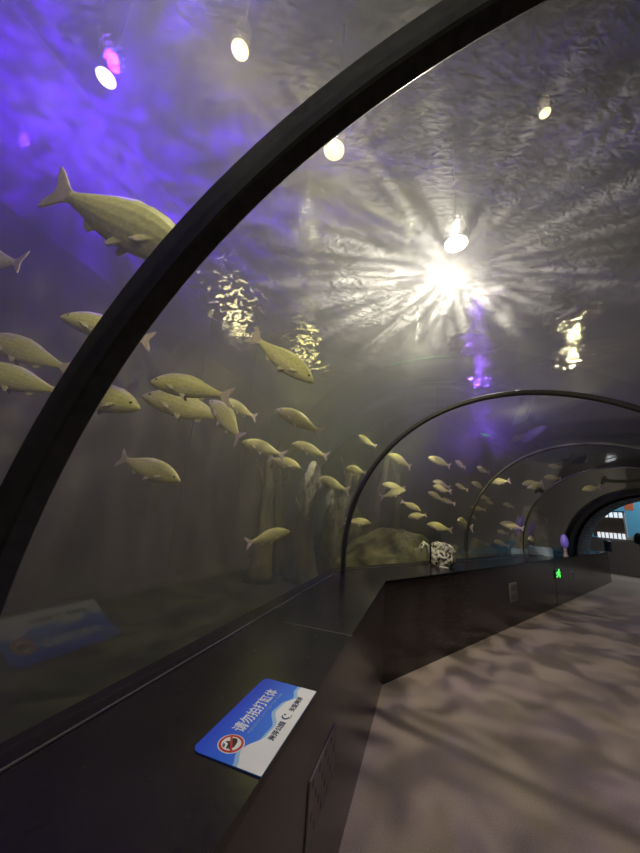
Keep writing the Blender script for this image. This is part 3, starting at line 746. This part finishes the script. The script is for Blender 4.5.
for p, q, w in (((.01, .045), (-.02, -.015), .045), ((-.02, -.01), (.05, -.03), .026), ((.05, -.03), (.035, -.08), .024), ((-.02, -.01), (-.06, -.05), .026), ((-.06, -.05), (-.10, -.05), .022), ((.01, .035), (.07, .01), .02), ((.0, .035), (-.07, .03), .02), ((-.07, .03), (-.09, -.005), .018)):
    facebar(bm, p, q, w)
obj('running_man', bm, GE, ex)
PL = mat('socket_plate', (.34, .31, .30), .4)
for (x, y, w, h, lab) in ((513, 592, .30, .27, 'grey double socket plate on the far ledge front, nearer one'), (572, 576, .26, .20, 'dim grey socket plate on the far ledge front just past the exit sign')):
    so2 = thing('socket_plate', lab, 'wall socket', on_face2(x, y), 0, 'socket plates on the ledge front'); so2.rotation_euler = (0, 0, math.atan2(D2.y, D2.x))
    bm = bmesh.new(); box(bm, -w / 2, -.010, -h / 2, w / 2, 0, h / 2); bmesh.ops.bevel(bm, geom=bm.edges[:], offset=.003, segments=1, affect='EDGES'); obj('plate', bm, PL, so2)
    for q in (-1, 1):
        bm = bmesh.new(); box(bm, -w * .36, -.013, q * h * .24 - h * .17, w * .36, -.009, q * h * .24 + h * .17); obj('socket', bm, mat('socket_face', (.22, .20, .20), .5), so2)
# perforated vent on the near face
vt = at_plane(309, 779, B0, N1); vr = at_plane(335, 724, B0, N1); vb = at_plane(332, 778, B0, N1)
vw = (vr - vt).dot(D1); vh = vr.z - vb.z
ven = thing('vent_plate', 'grey perforated vent plate on the near ledge front below the sticker', 'vent', Vector((vt.x, vt.y, (vt.z + vr.z) / 2))); ven.rotation_euler = (0, 0, math.atan2(D1.y, D1.x))
bm = bmesh.new(); box(bm, 0, -.006, -vh, vw, 0, 0); bmesh.ops.bevel(bm, geom=bm.edges[:], offset=.002, segments=1, affect='EDGES')
VP = mat('vent_metal', (.26, .23, .20), .5, .2)
for i in range(8):
    for j in range(4):
        if (i + j) % 2: continue
        x = vw * (.10 + .8 * i / 7); z = -vh * (.14 + .72 * j / 3)
        box(bm, x - .004, -.0066, z - .012, x + .004, -.005, z + .012, 1)
obj('perforated_plate', bm, [VP, M['dark_gap']], ven)
print('VENT', vw, vh, vt, vr)

# ------------------------------------------------------------------ the lobby past the portal
PB = C5 + D5 * 8.0
BLW = mat('lobby_blue', (.19, .62, .92), .6)
bm = bmesh.new(); prism(bm, [PB + N5 * 5, PB - N5 * 6, PB - N5 * 6 + D5 * .2, PB + N5 * 5 + D5 * .2], 0, 5); struct('wall_lobby', bm, BLW)
bm = bmesh.new(); a_ = PE + D5 * .21 + N5 * 5; prism(bm, [a_, PB + N5 * 5, PB + N5 * 5.2, a_ + N5 * .2], 0, 5); struct('wall_lobby_side', bm, BLW)
bm = bmesh.new(); a_ = PE + D5 * .21 - N5 * 6; prism(bm, [a_, PB - N5 * 6, PB - N5 * 6.2, a_ - N5 * .2], 0, 5); struct('wall_lobby_other_side', bm, BLW)
bm = bmesh.new(); prism(bm, [PE + D5 * .21 + N5 * 5.2, PE + D5 * .21 - N5 * 6.2, PB - N5 * 6.2 + D5 * .2, PB + N5 * 5.2 + D5 * .2], 5, 5.1); struct('ceiling_lobby', bm, mat('lobby_ceiling', (.5, .5, .5), .8))
PQ = C5 + D5 * 6.2
def on_q(x, y): return at_plane(x, y, PQ, D5)
tl, br = on_q(602, 517), on_q(627, 539)
wd = (tl - br).dot(N5); ht = tl.z - br.z
bd = thing('display_board', 'brown display board edged with rows of white squares in the lobby', 'display board', Vector((br.x, br.y, 0)), math.atan2(-N5.y, -N5.x) + PI)
# local x runs along +N5 (towards the left of the photo)
bm = bmesh.new(); box(bm, 0, 0, max(.02, br.z), wd + .3, .08, tl.z); obj('board', bm, mat('board_brown', (.16, .11, .085), .7), bd)
WL = mat('white_square', (.9, .9, .9), .4, 0, .5, (.9, .95, 1), 1.0)
for row, z in ((7, br.z), (6, tl.z + .02)):
    for k in range(row):
        bm = bmesh.new(); x = (wd + .2) * (k + .15) / row; box(bm, x, .06, z - .02, x + (wd + .2) / row * .62, .12, z + .17); obj('white_square', bm, WL, bd)
bm = bmesh.new(); box(bm, -.05, .02, br.z, 0, .10, tl.z + .2); obj('post', bm, mat('board_post', (.75, .75, .75), .5), bd)
bm = bmesh.new(); box(bm, -.06, .06, tl.z + .2, wd + .3, .12, tl.z + .24); obj('top_rail', bm, mat('rail_dark', (.06, .07, .08), .4), bd)
bm = bmesh.new(); box(bm, -2.5, .0, 0, wd + .6, .05, br.z - .03); obj('lower_board', bm, mat('board_lower', (.27, .22, .20), .7), bd)
bm = bmesh.new(); box(bm, -2.5, .0, br.z - .03, 0, .06, br.z + .09); obj('white_ledge', bm, mat('ledge_white', (.85, .85, .85), .5), bd)
p0, p1 = at_plane(623.5, 502, PB, D5), at_plane(634, 510.5, PB, D5); ow = (p0 - p1).dot(N5); oh = max(.2, p0.z - p1.z)
bm = bmesh.new(); box(bm, 0, -.06, 0, ow, 0, oh, 0); bmesh.ops.bevel(bm, geom=bm.edges[:], offset=.01, segments=1, affect='EDGES')
og = obj('wall_box', bm, mat('orange_red', (.85, .22, .10), .5)); og.location = p1 - D5 * .01; og.rotation_euler = (0, 0, math.atan2(N5.y, N5.x)); tag(og, 'orange red box sign high on the blue lobby wall', 'sign')
pn = at_z(608.5, 551.5, ZL)
nb_ = thing('bin', 'small dark blue lidded bin standing on the far end of the ledge', 'bin', pn, math.radians(35))
bm = bmesh.new(); lathe(bm, [(.08, 0), (.095, .01), (.105, .26), (.105, .28)], 20); obj('body', bm, mat('bin_blue', (.012, .02, .075), .4), nb_, True)
bm = bmesh.new(); lathe(bm, [(.112, .28), (.112, .30), (.085, .335), (.02, .35)], 20); obj('lid', bm, mat('bin_lid', (.01, .015, .05), .4), nb_, True)
pd = at_plane(640.5, 540, C5 + D5 * 4.5, D5); zc_ = pd.z; pd.z = 0
dp = thing('bollard', 'dark round topped bollard at the right edge of the lobby opening', 'bollard', pd)
bm = bmesh.new(); lathe(bm, [(.13, 0), (.13, .03), (.05, .05), (.045, .6), (.045, zc_ - .1)], 20); obj('post', bm, M['blackring'], dp, True)
bm = bmesh.new(); lathe(bm, [(.05, zc_ - .15), (.15, zc_ - .12), (.17, zc_), (.13, zc_ + .14), (.08, zc_ + .2), (.02, zc_ + .22)], 20); obj('cap', bm, M['blackring'], dp, True)
def area(name, loc, size, power, col, rot=(0, 0, 0)):
    l = bpy.data.lights.new(name, 'AREA'); l.energy = power; l.size = size; l.color = col; o = bpy.data.objects.new(name, l); C.objects.link(o); o.location = loc; o.rotation_euler = rot; return o
lc = C5 + D5 * 6.4
area('lobby_ceiling_light', (lc.x, lc.y, 4.9), 3.0, 150, (.95, .98, 1))

# ------------------------------------------------------------------ tank lamps: housings over the water, light entering below the surface
LEN = {'white': mat('lens_white', (1, 1, 1), .3, 0, .5, (1, .93, .82), 14), 'warm': mat('lens_warm', (1, 1, 1), .3, 0, .5, (1, .78, .36), 4), 'purple': mat('lens_purple', (1, 1, 1), .3, 0, .5, (.72, .62, 1), 8)}
HM = mat('lamp_housing', (.02, .02, .02), .5)
def gobo_light(name, loc, power, col, scale=11, lo=.36, hi=.66, floor_=.25, seed=0, down=.8, spokes=6, smooth=0, soft=.04, edge=0, up=0, tilt=None):
    l = bpy.data.lights.new(name, 'POINT'); l.energy = power; l.color = col; l.shadow_soft_size = soft; l.use_nodes = True
    nt = l.node_tree; L = nt.links; em = nt.nodes['Emission']
    ge = nt.nodes.new('ShaderNodeNewGeometry'); mp = nt.nodes.new('ShaderNodeMapping'); mp.inputs['Location'].default_value = (seed, seed * 1.7, 0)
    nz = nt.nodes.new('ShaderNodeTexNoise'); nz.inputs['Scale'].default_value = scale; nz.inputs['Detail'].default_value = 2; nz.inputs['Distortion'].default_value = .6
    # spokes: uneven pattern put into the emission around its axis, for radial shafts
    sp = nt.nodes.new('ShaderNodeMapping'); sp.inputs['Scale'].default_value = (1, 1, 0); vn = nt.nodes.new('ShaderNodeVectorMath'); vn.operation = 'NORMALIZE'
    a2 = nt.nodes.new('ShaderNodeVectorMath'); a2.operation = 'MULTIPLY_ADD'; a2.inputs[1].default_value = (0, 0, .35)
    ns = nt.nodes.new('ShaderNodeTexNoise'); ns.inputs['Scale'].default_value = spokes; ns.inputs['Detail'].default_value = 3; ns.inputs['Distortion'].default_value = .3
    ms = nt.nodes.new('ShaderNodeMapRange'); ms.interpolation_type = 'SMOOTHSTEP'
    ms.inputs['From Min'].default_value = .36; ms.inputs['From Max'].default_value = .68; ms.inputs['To Min'].default_value = .25; ms.inputs['To Max'].default_value = 2.0
    L.new(ge.outputs['Incoming'], sp.inputs[0]); L.new(sp.outputs[0], vn.inputs[0]); L.new(ge.outputs['Incoming'], a2.inputs[0]); L.new(vn.outputs[0], a2.inputs[2])
    L.new(a2.outputs[0], ns.inputs['Vector']); L.new(ns.outputs['Fac'], ms.inputs['Value'])
    m4 = nt.nodes.new('ShaderNodeMath'); m4.operation = 'MULTIPLY'
    s2 = nt.nodes.new('ShaderNodeSeparateXYZ'); ab2 = nt.nodes.new('ShaderNodeMath'); ab2.operation = 'ABSOLUTE'; mf = nt.nodes.new('ShaderNodeMapRange'); mf.interpolation_type = 'SMOOTHSTEP'
    mf.inputs['From Min'].default_value = .55; mf.inputs['From Max'].default_value = .85
    mm = nt.nodes.new('ShaderNodeMix'); mm.inputs['B'].default_value = 1.0
    L.new(ge.outputs['Incoming'], s2.inputs[0]); L.new(s2.outputs['Z'], ab2.inputs[0]); L.new(ab2.outputs[0], mf.inputs['Value']); L.new(mf.outputs[0], mm.inputs['Factor']); L.new(ms.outputs[0], mm.inputs['A'])
    mr = nt.nodes.new('ShaderNodeMapRange'); mr.interpolation_type = 'SMOOTHSTEP'
    mr.inputs['From Min'].default_value = lo; mr.inputs['From Max'].default_value = hi; mr.inputs['To Min'].default_value = floor_; mr.inputs['To Max'].default_value = 2.2
    L.new(ge.outputs['Incoming'], mp.inputs[0]); L.new(mp.outputs[0], nz.inputs['Vector']); L.new(nz.outputs['Fac'], mr.inputs['Value'])
    sx = nt.nodes.new('ShaderNodeSeparateXYZ'); ab = nt.nodes.new('ShaderNodeMath'); ab.operation = 'ABSOLUTE'; m3 = nt.nodes.new('ShaderNodeMapRange'); m3.interpolation_type = 'SMOOTHSTEP'
    m3.inputs['From Min'].default_value = .5; m3.inputs['From Max'].default_value = .85; m3.inputs['To Min'].default_value = 1; m3.inputs['To Max'].default_value = down
    mu = nt.nodes.new('ShaderNodeMath'); mu.operation = 'MULTIPLY'
    me_ = nt.nodes.new('ShaderNodeMapRange'); me_.interpolation_type = 'SMOOTHSTEP'; me_.inputs['From Min'].default_value = edge * .2; me_.inputs['From Max'].default_value = max(edge, 1e-4); m5 = nt.nodes.new('ShaderNodeMath'); m5.operation = 'MULTIPLY'
    L.new(ab.outputs[0], me_.inputs['Value']) if edge else None
    if not edge: me_.inputs['Value'].default_value = 1
    L.new(ge.outputs['Incoming'], sx.inputs[0]); L.new(sx.outputs['Z'], ab.inputs[0]); L.new(ab.outputs[0], m3.inputs['Value'])
    if tilt:                                                    # a lamp aimed to one side
        dt = nt.nodes.new('ShaderNodeVectorMath'); dt.operation = 'DOT_PRODUCT'; dt.inputs[1].default_value = (tilt[0], tilt[1], 0)
        mt = nt.nodes.new('ShaderNodeMapRange'); mt.interpolation_type = 'SMOOTHSTEP'; mt.inputs['From Min'].default_value = -.75; mt.inputs['From Max'].default_value = .75; mt.inputs['To Min'].default_value = .22; mt.inputs['To Max'].default_value = 1.7
        L.new(ge.outputs['Incoming'], dt.inputs[0]); L.new(dt.outputs['Value'], mt.inputs['Value']); L.new(mt.outputs[0], em.inputs['Color'])
    if up:
        mu_ = nt.nodes.new('ShaderNodeMapRange'); mu_.inputs['From Min'].default_value = .05 * up; mu_.inputs['From Max'].default_value = .25 * up; mu_.inputs['To Min'].default_value = 0; mu_.inputs['To Max'].default_value = 1
        L.new(sx.outputs['Z'], mu_.inputs['Value']); L.new(mu_.outputs[0], em.inputs['Color'])
    L.new(mr.outputs[0], m4.inputs[0]); L.new(mm.outputs[0], m4.inputs[1]); L.new(m4.outputs[0], mu.inputs[0]); L.new(m3.outputs[0], m5.inputs[0]); L.new(me_.outputs[0], m5.inputs[1]); L.new(m5.outputs[0], mu.inputs[1]); fo_ = nt.nodes.new('ShaderNodeLightFalloff'); fo_.inputs['Smooth'].default_value = smooth; L.new(mu.outputs[0], fo_.inputs['Strength']); L.new(fo_.outputs['Quadratic'], em.inputs['Strength'])
    o = bpy.data.objects.new(name, l); C.objects.link(o); o.location = loc; return o
def lamp(px, kind, power, col, label, r=.13, seed=0, pos=None, h=.9, **kw):
    p = at_z(px[0], px[1], ZS + h) if pos is None else Vector(pos)
    t = thing('tank_lamp', label, 'lamp', p, 0, 'lamps hanging over the tank')
    bm = bmesh.new(); lathe(bm, [(r * .2, .30), (r * .75, .28), (r * 1.1, .12), (r * 1.15, .02), (r * 1.0, .0)]); obj('housing', bm, HM, t, True)
    bm = bmesh.new(); lathe(bm, [(r * .96, .0), (r * .9, -.008), (r * .5, -.018), (.005, -.02)]); obj('lens', bm, LEN[kind], t, True)
    bm = bmesh.new(); tube(bm, [(0, 0, .28), (0, 0, ZTOP - p.z)], .012, 8); obj('hanging_rod', bm, HM, t)
    gobo_light('tank_light', p - Vector((0, 0, .06)), power, col, seed=seed, **kw)
    return t
lamp((456, 244), 'white', 700, (1, .93, .89), 'brightest white tank lamp blazing through the water above the aisle', .15, 1, scale=14, down=.8, spokes=7, h=.42, smooth=1.8, edge=.26, tilt=(-.40, .86))
lamp((334, 150), 'warm', 55, (1, .92, .55), 'warm white tank lamp right under the thick near arch', .11, 2, down=.6, h=.45, edge=.6, smooth=1.0)
lamp((106, 78), 'purple', 350, (.085, .002, 1), 'purple tank lamp glowing beyond the thick near arch', .09, 3, h=.8, smooth=.6)
lamp((240, 50), 'warm', 2, (1, .88, .55), 'small warm tank lamp above the thick near arch', .07, 6, h=.3)
lamp((545, 113), 'warm', .4, (1, .88, .6), 'small faint tank lamp high on the dark right', .045, 7, h=.3)
lamp((0, 0), "white", 14, (.95, .97, 1), 'white tank lamp over the far end of the tunnel', .12, 10, pos=(5.6, 8.6, ZS + .6))
# added lights under the water, no fixtures: glints, haze, fill on fish and arch
def sunk(px, power, col, seed, z=ZS - .22, pos=None, **kw):
    p = at_z(px[0], px[1], z) if pos is None else Vector(pos); gobo_light('added_sunk_light', p, power, col, seed=seed, lo=.3, **kw); print('SUNK', px, p)
UPS = 1
def deep(px, depth, power, col, seed, soft=.05):  # unseen up-only light, added to make glints on the ruffled patches
    m_ = at_z(px[0], px[1], ZS + depth); sunk(None, power, col, seed, pos=(m_.x, m_.y, ZS - depth), up=UPS, soft=soft)
deep((236, 322), .8, 20, (1, .92, .55), 21, .25)
deep((305, 345), .8, 22, (1, .92, .42), 31, .25)
deep((572, 345), .6, 26, (1, .93, .65), 23)
deep((588, 405), .7, 50, (1, .95, .72), 24)
deep((480, 370), .6, 60, (.18, .06, 1), 33)
sunk(None, 90, (.20, .06, 1), 22, pos=at_d(484, 428, 6.4), smooth=.8, down=.1)
sunk(None, 95, (1, .97, .88), 34, pos=at_d(418, 350, 6.6), smooth=2.5, down=.5)  # unseen light added to brighten the haze beyond the main lamp
sunk(None, 17, (.95, 1, .42), 26, pos=at_d(292, 405, 4.9), smooth=1.5)
sunk(None, 26, (.9, 1, .42), 29, pos=at_d(398, 452, 5.3), smooth=1.5)
sunk(None, 30, (.12, .03, 1), 27, pos=at_d(20, 150, 3.2), smooth=1.0)
sunk(None, 88, (1, .95, .60), 25, pos=(-.8, .95, 3.7), soft=.3, smooth=1.0, up=-1)  # unseen fill added for the near fish
sunk(None, 52, (1, .96, .80), 28, pos=(-.3, -1.6, 3.6), soft=.3, up=-1)  # unseen fill added for the near arch face

# ------------------------------------------------------------------ world, camera, view
w = bpy.data.worlds.new('world'); SC.world = w; w.use_nodes = True
w.node_tree.nodes['Background'].inputs[0].default_value = (.5, .55, .7, 1); w.node_tree.nodes['Background'].inputs[1].default_value = .004
cd = bpy.data.cameras.new('camera'); cam = bpy.data.objects.new('camera', cd); C.objects.link(cam)
cam.matrix_world = Matrix.Translation(EYE) @ Matrix((RT, UP, -FW)).transposed().to_4x4()
cd.sensor_fit = 'HORIZONTAL'; cd.sensor_width = 36; cd.lens = 36 * F / 640; cd.clip_start = .02
SC.camera = cam
cy = SC.cycles
cy.use_denoising = True
try: cy.denoiser = 'OPENIMAGEDENOISE'
except Exception: pass
cy.max_bounces = 8; cy.diffuse_bounces = 2; cy.glossy_bounces = 4; cy.transmission_bounces = 6; cy.transparent_max_bounces = 16; cy.volume_bounces = 1
cy.sample_clamp_indirect = 4
vs = SC.view_settings; vs.view_transform = 'Standard'; vs.look = 'None'; vs.exposure = -.3; vs.gamma = 1; vs.use_curve_mapping = False
for f_ in FISH_LOG: print('FISH', f_)
